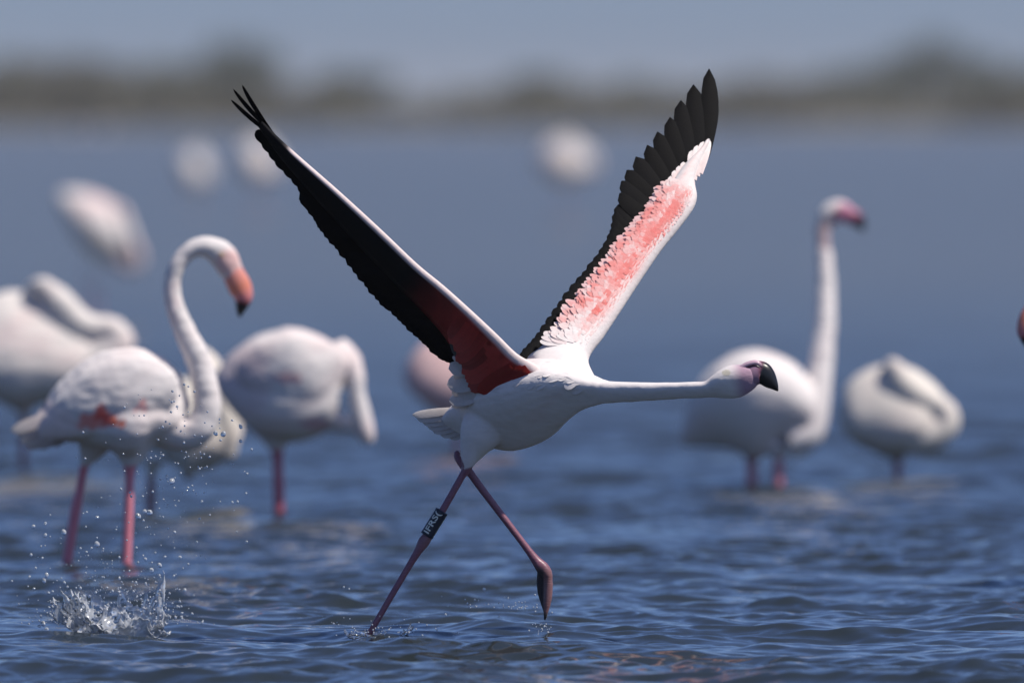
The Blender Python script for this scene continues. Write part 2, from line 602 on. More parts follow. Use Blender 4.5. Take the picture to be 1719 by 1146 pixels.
def plumage(me, parent, fr, back, n, size, seed, keep, lift=0.0012, jit=0.35, R=0.12):
    """loose body feathers lying on the skin, pointing back; keep(u, v) says where; one mesh, uncountable"""
    r = np.random.default_rng(seed)
    nv = len(me.vertices); nf = len(me.polygons)
    co = np.empty(nv * 3, np.float32); me.vertices.foreach_get("co", co); co = co.reshape(-1, 3)
    nrm = np.empty(nv * 3, np.float32); me.vertices.foreach_get("normal", nrm); nrm = nrm.reshape(-1, 3)
    col = np.empty(nv * 4, np.float32); me.color_attributes["tint"].data.foreach_get("color", col); col = col.reshape(-1, 4)[:, :3]
    V, F, C = [], [], []
    pick = r.permutation(nv)
    done = 0
    bk = Vector(back).normalized()
    for i in pick:
        p = Vector(co[i]); nn_ = Vector(nrm[i])
        yw_ = p.y + fr.base.y
        u = 859.5 + (p.x + fr.base.x) / yw_ * FPX
        v = 573 - ((p.z - CAM_H) / yw_ + math.tan(PITCH)) * FPX
        if not keep(u, v): continue
        d = bk + Vector(r.normal(0, jit, 3))
        d = (d - nn_ * d.dot(nn_))
        if d.length < 0.2: continue
        d.normalize()
        Ln = size[0] / fr.S * r.uniform(.7, 1.25)
        k = r.uniform(.93, 1.03)
        c_ = np.clip(col[i] * k, 0, 0.87)
        v_, f_, cc = blade(p - nn_ * 0.0008, p + d * Ln - nn_ * 0.0008, size[1] / fr.S * r.uniform(.8, 1.2), nn_, c_, c_, tip=0.5, lift=lift * r.uniform(.2, 1.2) - Ln * Ln / (2 * R), st=6, thick=0.0005, flat=0.3)
        q = len(V)
        V += v_; F += [tuple(a + q for a in ff) for ff in f_]; C += cc
        done += 1
        if done >= n: break
    o = link("plumage", mesh_from("plumage", V, F, C), M_FEATH, parent)
    o['kind'] = 'stuff'


def ell(u, v, cu, cv, ru, rv, rot=0):
    c, s = math.cos(rot), math.sin(rot)
    x, y = u - cu, v - cv
    return np.sqrt(((x * c + y * s) / ru) ** 2 + ((-x * s + y * c) / rv) ** 2)


def nz(u, v, k=0.06, s=0.0):
    return (np.sin(u * k + 1.3 * np.sin(v * k * 1.7 + s)) + np.sin(v * k * 1.31 + 1.1 * np.sin(u * k * 0.83 - s))
            + 0.5 * np.sin((u + v) * k * 2.3 + s)) / 2.5


def mixc(c, target, f):
    f = np.clip(f, 0, 1)[:, None]
    return c * (1 - f) + target[None, :] * f


def bill_mesh(fr, pts, colours, parent, name="bill", seg=16):
    V, F, ring = tube(fr, pts, 6, seg)
    ks = np.array([k for k, _ in colours]); cs = np.array([c for _, c in colours])
    ring = np.array(ring)
    cols = np.stack([np.interp(ring, ks, cs[:, i]) for i in range(3)], 1)
    return link(name, mesh_from(name, V, F, cols), M_HORN, parent)


def ball(c, r, n=8, m=6):
    V, F = [], []
    for j in range(m + 1):
        ph = math.pi * j / m
        for i in range(n):
            t = 2 * math.pi * i / n
            V.append(Vector((c[0] + r * math.sin(ph) * math.cos(t), c[1] + r * math.sin(ph) * math.sin(t), c[2] + r * math.cos(ph))))
    for j in range(m):
        for i in range(n):
            k = (i + 1) % n
            F.append((j * n + i, (j + 1) * n + i, (j + 1) * n + k, j * n + k))
    return V, F


def eye(fr, u, v, dy, r, parent):
    c = fr.p(u, v, dy)
    V, F = ball(c, r / fr.S)
    e = link("eye", mesh_from("eye", V, F), M_EYE, parent)
    V, F = ball(c + Vector((0, -0.62 * r / fr.S, 0)), 0.62 * r / fr.S)
    link("pupil", mesh_from("pupil", V, F), M_PUPIL, e)


def blade(P0, P1, width, n, col_base, col_tip, tip=0.25, bow=0.0, side_bow=0.0, lift=0.0, st=7, thick=0.0012, flat=1.0, tip_ease=0.75):
    """a flight or covert feather: vane with raised shaft, rounded tip, upper and lower face"""
    P0, P1, n = Vector(P0), Vector(P1), Vector(n).normalized()
    d = P1 - P0
    Ln = d.length
    dn = d.normalized()
    s = n.cross(dn).normalized()
    nn = dn.cross(s).normalized()
    V, F, C = [], [], []
    for i in range(st):
        t = i / (st - 1)
        t = t * (1.0 - tip_ease) + tip_ease * (1 - (1 - t) ** 2)
        if t > 1 - tip:
            q = (t - (1 - tip)) / tip
            hw = width / 2 * max(math.sqrt(max(1 - q * q, 0)), 0.04)
        else:
            hw = width / 2 * (0.55 + 0.45 * min(1, t / 0.45))
        hb = hw * flat
        c = P0 + d * t + nn * (bow * Ln * 4 * t * (1 - t) + lift * t * t) + s * (side_bow * Ln * 4 * t * (1 - t))
        V += [c - s * hw * 0.85 - nn * hb * 0.10, c + nn * (0.0010 * flat + hb * 0.04), c + s * hw * 1.15 - nn * hb * 0.10,
              c - s * hw * 0.85 - nn * (hb * 0.10 + thick), c + s * hw * 1.15 - nn * (hb * 0.10 + thick)]
        f = t ** 1.5
        cc = np.asarray(col_base) * (1 - f) + np.asarray(col_tip) * f
        C += [cc, cc * 0.93, cc, cc, cc]
    for i in range(st - 1):
        a = 5 * i
        for p_, q_ in ((0, 1), (1, 2), (4, 3)):
            F.append((a + p_, a + q_, a + 5 + q_, a + 5 + p_))
    return V, F, C


def feather(name, mat, parent, *a, **k):
    V, F, C = blade(*a, **k)
    return link(name, mesh_from(name, V, F, C), mat, parent)


# ------------------------------------------------------------------ THE RUNNING FLAMINGO
RF = Frame(FOCUS, 800)
runner = empty("flamingo", RF.base, "running flamingo, black and coral wings raised, neck stretched out, dark ring on its leg", "flamingo")

rt = [
    tube(RF, [(748, 706, .17, 9, 12), (768, 703, .15, 26, 24), (796, 699, .13, 47, 42), (840, 689, .08, 71, 60), (888, 674, .01, 71, 64),
              (930, 660, -.06, 57, 56), (968, 656, -.12, 37, 40), (1000, 657, -.16, 24, 25), (1015, 657, -.18, 19, 20)], 4, 28, 0.6),
    tube(RF, [(975, 656, -.12, 25), (1015, 658, -.18, 19.5), (1050, 658, -.22, 17), (1100, 657, -.28, 15.2), (1150, 655, -.33, 14),
              (1184, 654, -.37, 14), (1200, 650, -.38, 19, 17), (1216, 645, -.39, 25, 20), (1234, 640, -.395, 28, 20),
              (1248, 636, -.40, 25.5, 17), (1259, 632, -.403, 21.5, 13.5), (1267, 628, -.404, 15, 10)], 4, 22, 0.5),
    # near thigh, then leg with the ring, standing in the water
    tube(RF, [(822, 700, .045, 40, 30), (806, 728, .052, 36, 26), (795, 752, .06, 24, 18), (787, 772, .065, 14, 12), (783, 786, .07, 8.5, 8.5), (779, 795, .07, 7)], 4, 18),
    tube(RF, [(786, 780, .07, 6.5), (766, 816, .07, 6.4), (742, 858, .07, 6.6), (722, 893, .07, 8), (712, 908, .07, 10.5, 9.5), (704, 921, .07, 8), (690, 944, .07, 6.3),
              (655, 1003, .07, 5.8), (615, 1072, .07, 5.8), (600, 1098, .07, 6), (596, 1108, .07, 7)], 3, 12),
    # far thigh behind, its ankle knob and the swinging leg
    tube(RF, [(850, 700, 0.210, 40, 34), (822, 726, 0.190, 30, 26), (800, 752, 0.170, 16, 16), (780, 766, 0.150, 7)], 4, 16),
    tube(RF, [(767, 756, 0.140, 4.5), (768, 763, 0.140, 7.5), (771, 773, 0.130, 6.5), (777, 785, 0.120, 4.5), (786, 792, 0.110, 6), (793, 799, 0.110, 6.5)], 3, 12),
    tube(RF, [(784, 786, 0.110, 7.2), (810, 822, 0.110, 6.8), (845, 868, 0.110, 6.4), (880, 914, 0.110, 6.4), (898, 938, 0.110, 8), (909, 951, 0.110, 11.5, 10),
              (917, 960, 0.110, 10), (921, 970, 0.110, 8)], 3, 12),
    tube(RF, [(919, 962, 0.110, 8), (921, 980, 0.110, 7.5), (920, 1000, 0.110, 7.5), (918, 1016, 0.110, 6), (916, 1030, 0.110, 4), (915, 1041, 0.110, 2.6)], 3, 12),
    tube(RF, [(909, 954, 0.120, 7), (907, 972, 0.125, 6.5), (908, 992, 0.125, 6.5), (911, 1008, 0.120, 5), (914, 1022, 0.115, 3.5)], 3, 12),
    tube(RF, [(914, 958, 0.130, 7), (914, 985, 0.135, 7), (914, 1010, 0.125, 5), (915, 1028, 0.115, 3)], 3, 12),
]


def col_runner(u, v, dy, co):
    n = len(u)
    c = np.tile(WHITE, (n, 1))
    c = mixc(c, np.array((0.80, 0.66, 0.62)), 0.35 * ss(0.1, 0.8, nz(u, v, 0.05)))
    c = mixc(c, CREAM, 0.5 * ss(745, 762, v) * (u > 800))  # warm light bounced off the water, painted as cream on the low belly
    # face
    face = ss(1222, 1252, u + 0.15 * (640 - v)) * (v < 690)
    c = mixc(c, np.array((0.46, 0.30, 0.38)), face)
    c = mixc(c, np.array((0.45, 0.40, 0.22)), 0.5 * (ell(u, v, 1219, 626, 7, 6) < 1))
    leg = (ss(783, 788, v + 0.25 * (u - 785)) * (u < 960)) + 1.0 * ((u < 779) & (v > 753) & (v < 796) & (u < 770 + (v - 755) * 0.35))
    legc = np.array((0.27, 0.11, 0.15))
    c = mixc(c, legc, leg)
    joint = np.clip(1 - ell(u, v, 712, 908, 22, 22), 0, 1)
    c = mixc(c, np.array((0.27, 0.13, 0.15)), 1.3 * joint)
    foot = ss(945, 962, v) * (u > 860)
    c = mixc(c, np.array((0.26, 0.13, 0.13)), foot)
    c = mixc(c, np.array((0.03, 0.035, 0.04)), foot * ss(915.5, 910.5, u) * 0.9)
    c = mixc(c, np.array((0.03, 0.03, 0.035)), ss(1024, 1032, v) * (u > 860))
    return c


body = link("body", body_mesh(RF, rt, 0.0042, col_runner, 10, 3, 0.53, 0.0016), M_PLUM, runner)

plumage(body.data, runner, RF, (-.82, .55, -.12), 900, (24, 13), 31, lambda u, v: 835 < u < 980 and v < 676, 0.0005, 0.16)
# bill: mauve base, black hooked tip
bill_mesh(RF, [(1238, 638, -.40, 10, 6), (1254, 633, -.40, 19, 12), (1266, 627, -.402, 19.5, 13), (1277, 625, -.403, 19, 12), (1285, 631, -.404, 17, 11),
               (1293, 640, -.405, 13, 8.5), (1300, 648, -.405, 7.5, 5.5), (1306, 656, -.405, 1.2, 1.2)],
          [(0, (0.47, 0.29, 0.37)), (0.2, (0.44, 0.27, 0.35)), (0.36, (0.36, 0.20, 0.28)), (0.41, (0.25, 0.1, 0.14)), (0.44, (0.012, 0.012, 0.014)), (1, (0.012, 0.012, 0.014))], runner)
# upper ridge of the bill, dark gape line below it
bill_mesh(RF, [(1240, 619, -.412, 4), (1256, 611, -.414, 4.5), (1270, 609, -.414, 4.5), (1279, 616, -.414, 4)],
          [(0, (0.6, 0.42, 0.5)), (0.7, (0.6, 0.4, 0.48)), (1, (0.1, 0.05, 0.08))], runner, "bill_ridge", 10)
bill_mesh(RF, [(1246, 622, -.416, 1.0), (1256, 615.5, -.4185, 1.6), (1267, 613, -.4185, 1.6), (1275, 618, -.4175, 2.6), (1281, 630, -.4165, 3), (1287, 641, -.4155, 1.5)],
          [(0, (0.06, 0.02, 0.04)), (1, (0.012, 0.012, 0.014))], runner, "gape_line", 8)
eye(RF, 1226, 630, -.4235, 3.0, runner)

# leg ring -----------------------------------------------------------
A0, A1 = RF.p(716, 899, .07), RF.p(742, 857, .07)
ax = (A1 - A0).normalized()
bx_ = (Vector((0, -1, 0)) - ax * ax.dot(Vector((0, -1, 0)))).normalized()
by_ = ax.cross(bx_)
RB = 11.2 / RF.S
V, F = [], []
prof = [(0, 0.75), (0, 1.0), (0.03, 1.04), (0.08, 1.0), (0.92, 1.0), (0.97, 1.04), (1, 1.0), (1, 0.75)]
sg = 24
for s_, r_ in prof:
    for k in range(sg):
        t = 2 * math.pi * k / sg
        V.append(A0.lerp(A1, s_) + bx_ * (RB * r_ * math.cos(t)) + by_ * (RB * r_ * math.sin(t)))
for i in range(len(prof)):
    j = (i + 1) % len(prof)
    for k in range(sg):
        m_ = (k + 1) % sg
        F.append((i * sg + k, i * sg + m_, j * sg + m_, j * sg + k))
band = link("leg_band", mesh_from("leg_band", V, F), M_BAND, runner)
band['label'] = "dark ring with pale letters above the ankle"


def band_text(txt, ang0):
    cu = bpy.data.curves.new("lettering", 'FONT')
    cu.body = txt
    cu.size = 1.0
    cu.resolution_u = 3
    cu.offset = 0.018
    o = bpy.data.objects.new("lettering", cu)
    COL.objects.link(o)
    bpy.context.view_layer.update()
    dg = bpy.context.evaluated_depsgraph_get()
    me = bpy.data.meshes.new_from_object(o.evaluated_get(dg))
    bpy.data.objects.remove(o)
    bm = bmesh.new(); bm.from_mesh(me)
    bmesh.ops.subdivide_edges(bm, edges=[e for e in bm.edges if e.calc_length() > 0.15], cuts=2)
    r = bmesh.ops.extrude_face_region(bm, geom=bm.faces[:])
    up = [v for v in r['geom'] if isinstance(v, bmesh.types.BMVert)]
    for v in up: v.co.z = 0.03
    xs = [v.co.x for v in bm.verts]; ys = [v.co.y for v in bm.verts]
    x0, x1, y0, y1 = min(xs), max(xs), min(ys), max(ys)
    Ln = (A1 - A0).length
    hgt = RB * 1.25
    for v in bm.verts:
        s_ = 0.09 + 0.82 * (v.co.x - x0) / (x1 - x0)
        t = ang0 - ((v.co.y - y0) / (y1 - y0) - 0.5) * hgt / RB
        rr = RB * 1.012 + (0.0006 if v.co.z > 0.01 else 0)
        v.co = A0.lerp(A1, s_) + bx_ * (rr * math.cos(t)) + by_ * (rr * math.sin(t))
    bm.to_mesh(me); bm.free()
    me.materials.clear()
    link("lettering", me, M_LETTER, band)


for k in range(3):
    band_text("IFRS(", math.radians(-14 + 120 * k))

# tail ---------------------------------------------------------------
TN = Vector((0.0, -1, 0.35))
for (tu, tv), (bu, bv), wd in zip([(692, 696), (699, 702), (708, 707), (716, 713), (724, 719), (737, 725), (752, 729)],
                                  [(775, 686), (778, 692), (780, 697), (782, 702), (784, 708), (786, 712), (788, 716)], [15, 19, 22, 24, 25, 26, 26]):
    feather("tail_feather", M_THIN, runner, RF.p(bu, bv, .15 - 0.002 * tu / 700), RF.p(tu, tv, .20 - 0.0004 * (tu - 690)), wd / RF.S, TN,
            (0.80, 0.72, 0.66), (0.82, 0.77, 0.74), tip=0.3, bow=0.02)

# wings --------------------------------------------------------------
class Wing:
    def __init__(self, fr, u0, v0, dy0, a, b_):
        self.fr, self.u0, self.v0, self.dy0, self.a, self.b = fr, u0, v0, dy0, a, b_
        e_u = Vector((1 / fr.S, a, 0)); e_v = Vector((0, b_, -1 / fr.S))
        n = e_u.cross(e_v).normalized()
        self.n = n if n.y < 0 else -n           # the side turned to the camera

    def p(self, u, v, off=0.0):
        return self.fr.p(u, v, self.dy0 + self.a * (u - self.u0) + self.b * (v - self.v0)) + self.n * off


def wing_loft(wg, stations, thick, camber, colour, steps=5, nose=0.0):
    """covert-clad arm of the wing: rounded leading edge, thin trailing side"""
    R = catmull([(*l, *b_, t) for (l, b_), t in zip(stations, thick)], steps)
    xs = [1.0, .8, .55, .3, .16, .075, .02, 0.0]
    V, F, C = [], [], []
    ns = len(R)
    loop = [(x, 1) for x in xs] + [(x, -1) for x in xs[-2:0:-1]]
    m_ = len(loop)
    for i, r in enumerate(R):
        s_ = i / (ns - 1)
        for x, sd_ in loop:
            u = r[0] + (r[2] - r[0]) * x; v = r[1] + (r[3] - r[1]) * x
            half = r[4] * (2.6 * math.sqrt(max(x, 0)) * (1 - x) ** 1.1 + 0.06) if x > 0 else 0
            if nose:
                half = max(half, nose * (1 - 0.55 * s_) * math.sqrt(max(1 - ((x - 0.09) / 0.09) ** 2, 0)))
            off = camber * 4 * x * (1 - x) + sd_ * half
            V.append(wg.p(u, v, off))
            C.append(colour(s_, x, sd_, u, v))
    for i in range(ns - 1):
        for k in range(m_):
            j = (k + 1) % m_
            F.append((i * m_ + k, i * m_ + j, (i + 1) * m_ + j, (i + 1) * m_ + k))
    F.append(tuple(range(m_))); F.append(tuple((ns - 1) * m_ + k for k in range(m_ - 1, -1, -1)))
    return V, F, C, R


def n1(x, y, s=1.0):
    return mnoise.noise(Vector((x * s, y * s, 3.7)))


# ---- far wing: upper side towards us
FW = Wing(RF, 960, 610, 0.06, 0.00042, -0.00115)
FST = [((1000, 640), (905, 640)), ((988, 604), (884, 604)), ((1012, 568), (912, 578)), ((1045, 518), (948, 530)), ((1075, 472), (982, 490)), ((1108, 424), (1018, 444)),
       ((1140, 384), (1048, 408)), ((1163, 352), (1076, 374)), ((1170, 330), (1100, 342)), ((1167, 305), (1122, 310)), ((1178, 275), (1142, 282)), ((1188, 250), (1170, 256)), ((1192, 238), (1180, 242))]
FTH = [.030, .026, .022, .020, .019, .018, .017, .016, .015, .012, .009, .006, .003]


def far_col(s_, x, sd_=1, u=0, v=0):
    if sd_ < 0 and x > .12:
        return RED * 0.9
    k = 0.55 + 0.40 * n1(u, v, 0.04) + 0.48 * n1(u, v, 0.11) + 0.25 * n1(u, v, 0.27)
    c = WHITE.copy()
    band_ = math.exp(-((x - 0.53 - 0.10 * (s_ - 0.5) + 0.10 * n1(u, v, 0.06)) / 0.25) ** 2) * ss(0.13, 0.24, s_) * (1 - ss(0.62, 0.72, s_))
    f = float(np.clip(band_ * (0.15 + 1.35 * k), 0, 0.95))
    c = c * (1 - f) + CORAL * f
    g = float(0.45 * ss(0.14, 0.3, s_) * (1 - ss(0.6, 0.75, s_)) * ss(0.1, 0.35, x) * np.clip(k, 0, 1))
    c = c * (1 - g) + np.array((0.80, 0.42, 0.40)) * g
    lil = float(0.75 * ss(0.62, 0.85, x) * ss(0.14, 0.25, s_) * (1 - ss(0.6, 0.75, s_)))
    c = c * (1 - lil) + np.array((0.80, 0.52, 0.52)) * lil
    hand = float(ss(0.66, 0.72, s_) * (1 - ss(0.93, 1.0, s_)) * math.exp(-((x - 0.45) / 0.16) ** 2) * np.clip(k, 0, 1) * 0.55)
    c = c * (1 - hand) + np.array((0.85, 0.33, 0.25)) * hand
    edge = float(0.3 * math.exp(-((x - 0.0) / 0.06) ** 2))
    return c * (1 - edge) + np.array((0.86, 0.70, 0.62)) * edge


V, F, C, FR = wing_loft(FW, FST, FTH, 0.020, far_col)
far_wing = link("wing", mesh_from("wing", V, F, C), M_PLUM, runner)
far_wing['label'] = "far wing, its white and coral upper side lit by the sun"


def wing_at(R, s_, x):
    f = s_ * (len(R) - 1); i = min(int(f), len(R) - 2); t = f - i
    r = R[i] * (1 - t) + R[i + 1] * t
    return r[0] + (r[2] - r[0]) * x, r[1] + (r[3] - r[1]) * x, r[4]


def surf_off(R, s_, x, camber):
    r4 = wing_at(R, s_, x)[2]
    return camber * 4 * x * (1 - x) + r4 * (2.6 * math.sqrt(max(x, 0)) * max(1 - x, 0) ** 1.1 + 0.06)


PT = [(1190, 117), (1164, 143), (1143, 169), (1125, 197), (1104, 221), (1087, 243), (1068, 262), (1053, 284), (1044, 302), (1041, 322)]
PB = [(1184, 262), (1174, 276), (1164, 290), (1154, 304), (1146, 317), (1138, 330), (1131, 342), (1125, 354), (1120, 366), (1114, 378)]
for i, (t_, b_) in enumerate(zip(PT, PB)):
    feather("primary_feather", M_BLACK, far_wing, FW.p(*b_, -0.004 - 0.0012 * i), FW.p(*t_, 0.004 - 0.0012 * i), (32 if i == 0 else 40) / RF.S, FW.n,
            BLK * random.uniform(.5, 1.1), BLK * random.uniform(.5, .9), tip=0.5 if i < 6 else 0.35, tip_ease=0.1 if i < 7 else 0.5, bow=0.015, side_bow=-0.035 if i < 2 else -0.02, st=9)
edge_ = catmull([(1038, 340), (1032, 372), (1018, 404), (992, 440), (966, 474), (938, 512), (912, 550), (892, 575), (877, 592)], 3)
nsec = 24
for i in range(nsec):
    f = i / (nsec - 1)
    e = edge_[min(int(f * (len(edge_) - 1)), len(edge_) - 1)]
    g = f * (len(edge_) - 1); j = min(int(g), len(edge_) - 2); e = edge_[j] * (1 - g + j) + edge_[j + 1] * (g - j)
    q_ = min(1, max(0, (f - .15) / .35)); bu, bv = e[0] + 46 - 34 * q_, e[1] + 62
    feather("secondary_feather", M_BLACK, far_wing, FW.p(bu, bv, -0.012 - 0.0004 * i), FW.p(e[0] + random.uniform(-1.5, 1.5), e[1] + random.uniform(-1.5, 1.5), -0.014 - 0.0004 * i),
            30 / RF.S, FW.n, BLK * random.uniform(.5, 1.2), BLK * .7, tip=0.22, bow=0.004)
# white greater coverts over the black quills, each one a feather
GC_T = [(1190, 237), (1180, 240), (1170, 246), (1161, 254)]
GC_B = [(1175, 296), (1170, 300), (1165, 306), (1160, 312)]
for i, (t_, b_) in enumerate(zip(GC_T, GC_B)):
    feather("covert_feather", M_FEATH, far_wing, FW.p(*b_, 0.014 - .001 * i), FW.p(*t_, 0.008 - .001 * i), 14 / RF.S, FW.n, (0.84, 0.68, 0.64), WHITE, tip=0.3, bow=0.03)
GC2 = catmull([(1146, 274), (1131, 288), (1118, 308), (1104, 330), (1092, 348), (1078, 366), (1064, 382)], 2)
for i, t_ in enumerate(GC2):
    d = (14 + i * 1.2, 40 - i * 1.2)
    feather("covert_feather", M_FEATH, far_wing, FW.p(t_[0] + d[0], t_[1] + d[1], 0.016 - .0004 * i), FW.p(t_[0], t_[1], 0.006 - .0003 * i), 17 / RF.S, FW.n,
            (0.85, 0.50, 0.43), WHITE, tip=0.35, bow=0.03)
GC3 = catmull([(1057, 398), (1043, 417), (1028, 437), (1012, 459), (995, 482), (978, 504), (959, 528), (940, 553), (921, 577), (903, 598)], 2)
for i, t_ in enumerate(GC3):
    k = random.random()
    base_ = np.array((0.82, 0.30, 0.24)) * k + np.array((0.84, 0.55, 0.52)) * (1 - k)
    feather("covert_feather", M_FEATH, far_wing, FW.p(t_[0] + 44, t_[1] + 10, 0.013 - .0002 * i), FW.p(t_[0] + random.uniform(-2, 2), t_[1] + random.uniform(-2, 2), 0.0035 - .0002 * i),
            19 / RF.S, FW.n, base_, base_ * 0.35 + WHITE * np.array((.65, .58, .59)), tip=0.35, bow=0.03)


def small_coverts(wg, R, camber, colour, rows, s0, s1, x0, x1, lean, side=1, seed=3, size=(24, 12)):
    """the many small overlapping coverts: one mesh, real little shells"""
    r = random.Random(seed)
    V, F, C = [], [], []
    nx, nsn = rows
    for ix in range(nx):                       # from trailing side towards leading edge
        x = x1 + (x0 - x1) * ix / (nx - 1)
        for i in range(nsn):
            s_ = s0 + (s1 - s0) * (i + 0.5 * (ix % 2) + r.uniform(-.3, .3)) / nsn
            xx = x + r.uniform(-.03, .03)
            if not (0.0 < s_ < 1): continue
            u, v, _ = wing_at(R, s_, max(xx - 0.10, 0.03))
            u2, v2, _ = wing_at(R, min(max(s_ + lean, 0), 1), min(xx + 0.12, 1.02))
            du, dv = u2 - u, v2 - v
            ln = math.hypot(du, dv)
            if ln < 1: continue
            sc_ = size[0] * r.uniform(.8, 1.15) / ln
            u2, v2 = u + du * sc_, v + dv * sc_
            o0 = surf_off(R, s_, max(xx - .10, .03), camber) + 0.0006
            o1 = surf_off(R, s_, min(xx + .1, 1), camber) + 0.0009
            c0 = colour(s_, xx, 1, u2, v2)
            k = r.uniform(0.90, 1.04)
            c0 = np.clip(c0 * np.array((1, k, k)), 0, 0.86)
            pale = c0 * 0.88 + WHITE * 0.12
            v_, f_, c_ = blade(wg.p(u, v, o0), wg.p(u2, v2, o1), size[1] * r.uniform(.85, 1.2) / wg.fr.S, wg.n, c0, pale, tip=0.5, bow=0.006, st=7, thick=0.0004, flat=0.1)
            q = len(V)
            V += v_; F += [tuple(a + q for a in ff) for ff in f_]; C += c_
    return V, F, C


V, F, C = small_coverts(FW, FR, 0.020, far_col, (9, 62), 0.13, 0.70, 0.27, 0.74, 0.02, size=(33, 12))
o = link("small_coverts", mesh_from("small_coverts", V, F, C), M_FEATH, far_wing)
o['kind'] = 'stuff'

# ---- near wing: its under side towards us
NW = Wing(RF, 885, 600, -0.125, -0.00062, 0.00095)
NST = [((925, 634), (880, 660)), ((900, 613), (850, 648)), ((868, 594), (812, 648)), ((835, 562), (776, 610)), ((792, 522), (742, 560)), ((745, 480), (704, 518)),
       ((700, 443), (664, 478)), ((640, 386), (608, 420)), ((570, 322), (544, 350)), ((500, 261), (484, 282)), ((462, 226), (452, 240)), ((440, 203), (434, 214))]
NTH = [.020, .016, .011, .009, .0085, .008, .0075, .007, .006, .005, .004, .003]


def near_col(s_, x, sd_=1, u=0, v=0):
    if sd_ < 0 or x <= 0.08:
        lead = np.array((0.85, 0.70, 0.66)) if x < 0.3 else np.array((0.83, 0.45, 0.40))
        if s_ > 0.83:
            f = float(ss(0.83, 0.86, s_)); lead = lead * (1 - f) + BLK * f
        if sd_ > 0 and x > 0.13:
            return lead * 0.3 + near_under(s_, u, v) * 0.7
        return lead
    return near_under(s_, u, v)


def near_under(s_, u, v):
    f = float(1 - ss(0.30, 0.55, s_))
    k = 0.75 + 0.35 * n1(u, v, 0.08)
    return BLK * (1 - f) + RED * k * f


V, F, C, NR = wing_loft(NW, NST, NTH, 0.008, near_col, 5, 0.011)
near_wing = link("wing", mesh_from("wing", V, F, C), M_FEATH, runner)
near_wing['label'] = "near wing, its shaded black and red under side towards the viewer"

NPT = [(407, 143), (392, 150), (388, 168), (429, 220), (440, 237), (451, 253), (461, 268), (475, 283), (488, 298), (498, 314)]
NPB = [(455, 222), (458, 226), (460, 231), (472, 254), (484, 266), (497, 280), (510, 293), (523, 306), (535, 318), (547, 330)]
for i, (t_, b_) in enumerate(zip(NPT, NPB)):
    feather("primary_feather", M_BLACK, near_wing, NW.p(*b_, -0.004 - .0006 * i), NW.p(*t_, 0.002 - .0008 * i), (8.5 if i < 3 else 25) / RF.S, NW.n,
            BLK, BLK, tip=0.5 if i < 3 else 0.3, bow=0.01, side_bow=0.02 if i < 3 else 0.01, st=9)
edge_ = catmull([(504, 318), (512, 336), (524, 360), (548, 393), (590, 446), (626, 490), (664, 525), (700, 560), (726, 584), (755, 598), (768, 592)], 3)
nsec = 42
for i in range(nsec):
    f = i / (nsec - 1)
    g = f * (len(edge_) - 1); j = min(int(g), len(edge_) - 2); e = edge_[j] * (1 - g + j) + edge_[j + 1] * (g - j)
    bu, bv = e[0] + 70 - 30 * float(ss(.2, 0, f)), e[1] + 12 + 6 * float(ss(.2, 0, f))
    feather("secondary_feather", M_BLACK, near_wing, NW.p(bu, bv, -0.008 - .0003 * i), NW.p(e[0] + random.uniform(-1.8, 1.8), e[1] + random.uniform(-1.8, 1.8), -0.004 - .0003 * i),
            44 / RF.S, NW.n, BLK * random.uniform(.8, 2.6), BLK, tip=0.14, bow=0.004)
# grey feather between black and red, red axillaries, white tertials
feather("underwing_feather", M_THIN, near_wing, NW.p(756, 535, .004), NW.p(768, 600, .004), 22 / RF.S, NW.n, (0.10, 0.11, 0.11), (0.16, 0.17, 0.17), tip=0.4)
for i in range(13):
    f = i / 12
    b0 = (870 - 92 * f, 610 - 82 * f)
    t0 = (790 - 34 * f + random.uniform(-3, 3), 652 - 88 * f + random.uniform(-3, 3))
    k = random.uniform(0.6, 1.35)
    feather("axillary_feather", M_THIN, near_wing, NW.p(*b0, 0.008 + .0007 * i), NW.p(*t0, 0.010 + .0007 * i), 24 / RF.S, Vector((-.25, -1, -.2)), RED * k * 0.8, RED * k * 0.75 + np.array((0.19, 0.08, 0.07)), tip=0.3, bow=0.02)
for t0, b0 in [((852, 637), (888, 612)), ((838, 643), (880, 612)), ((822, 648), (872, 612)), ((806, 652), (862, 608))]:
    k = random.uniform(0.8, 1.1)
    feather("axillary_feather", M_THIN, near_wing, NW.p(*b0, 0.020), NW.p(*t0, 0.022 + .0004 * (t0[0] - 800) / 10), 26 / RF.S, Vector((-.25, -1, -.2)), RED * k * 0.8, RED * k, tip=0.3, bow=0.02)
for i, (t0, b0, wd) in enumerate([((757, 604), (808, 588), 30), ((751, 622), (812, 602), 36), ((760, 636), (812, 622), 30), ((749, 648), (816, 628), 38),
                                  ((757, 662), (820, 645), 32), ((753, 674), (820, 655), 30), ((757, 684), (824, 658), 20), ((766, 612), (815, 612), 40), ((763, 655), (815, 640), 40)]):
    feather("tertial_feather", M_THIN, near_wing, NW.p(*b0, -0.012 + .0013 * i), NW.p(*t0, -0.012 + .0013 * i), wd / RF.S, Vector((-.25, -1, random.uniform(-.25, .35))), WHITE, WHITE, tip=0.45, bow=random.uniform(.01, .06))

# ------------------------------------------------------------------ the other flamingos
G = "flamingos wading behind the runner"


def yw(v):
    return FPX * CAM_H / (v - 185)


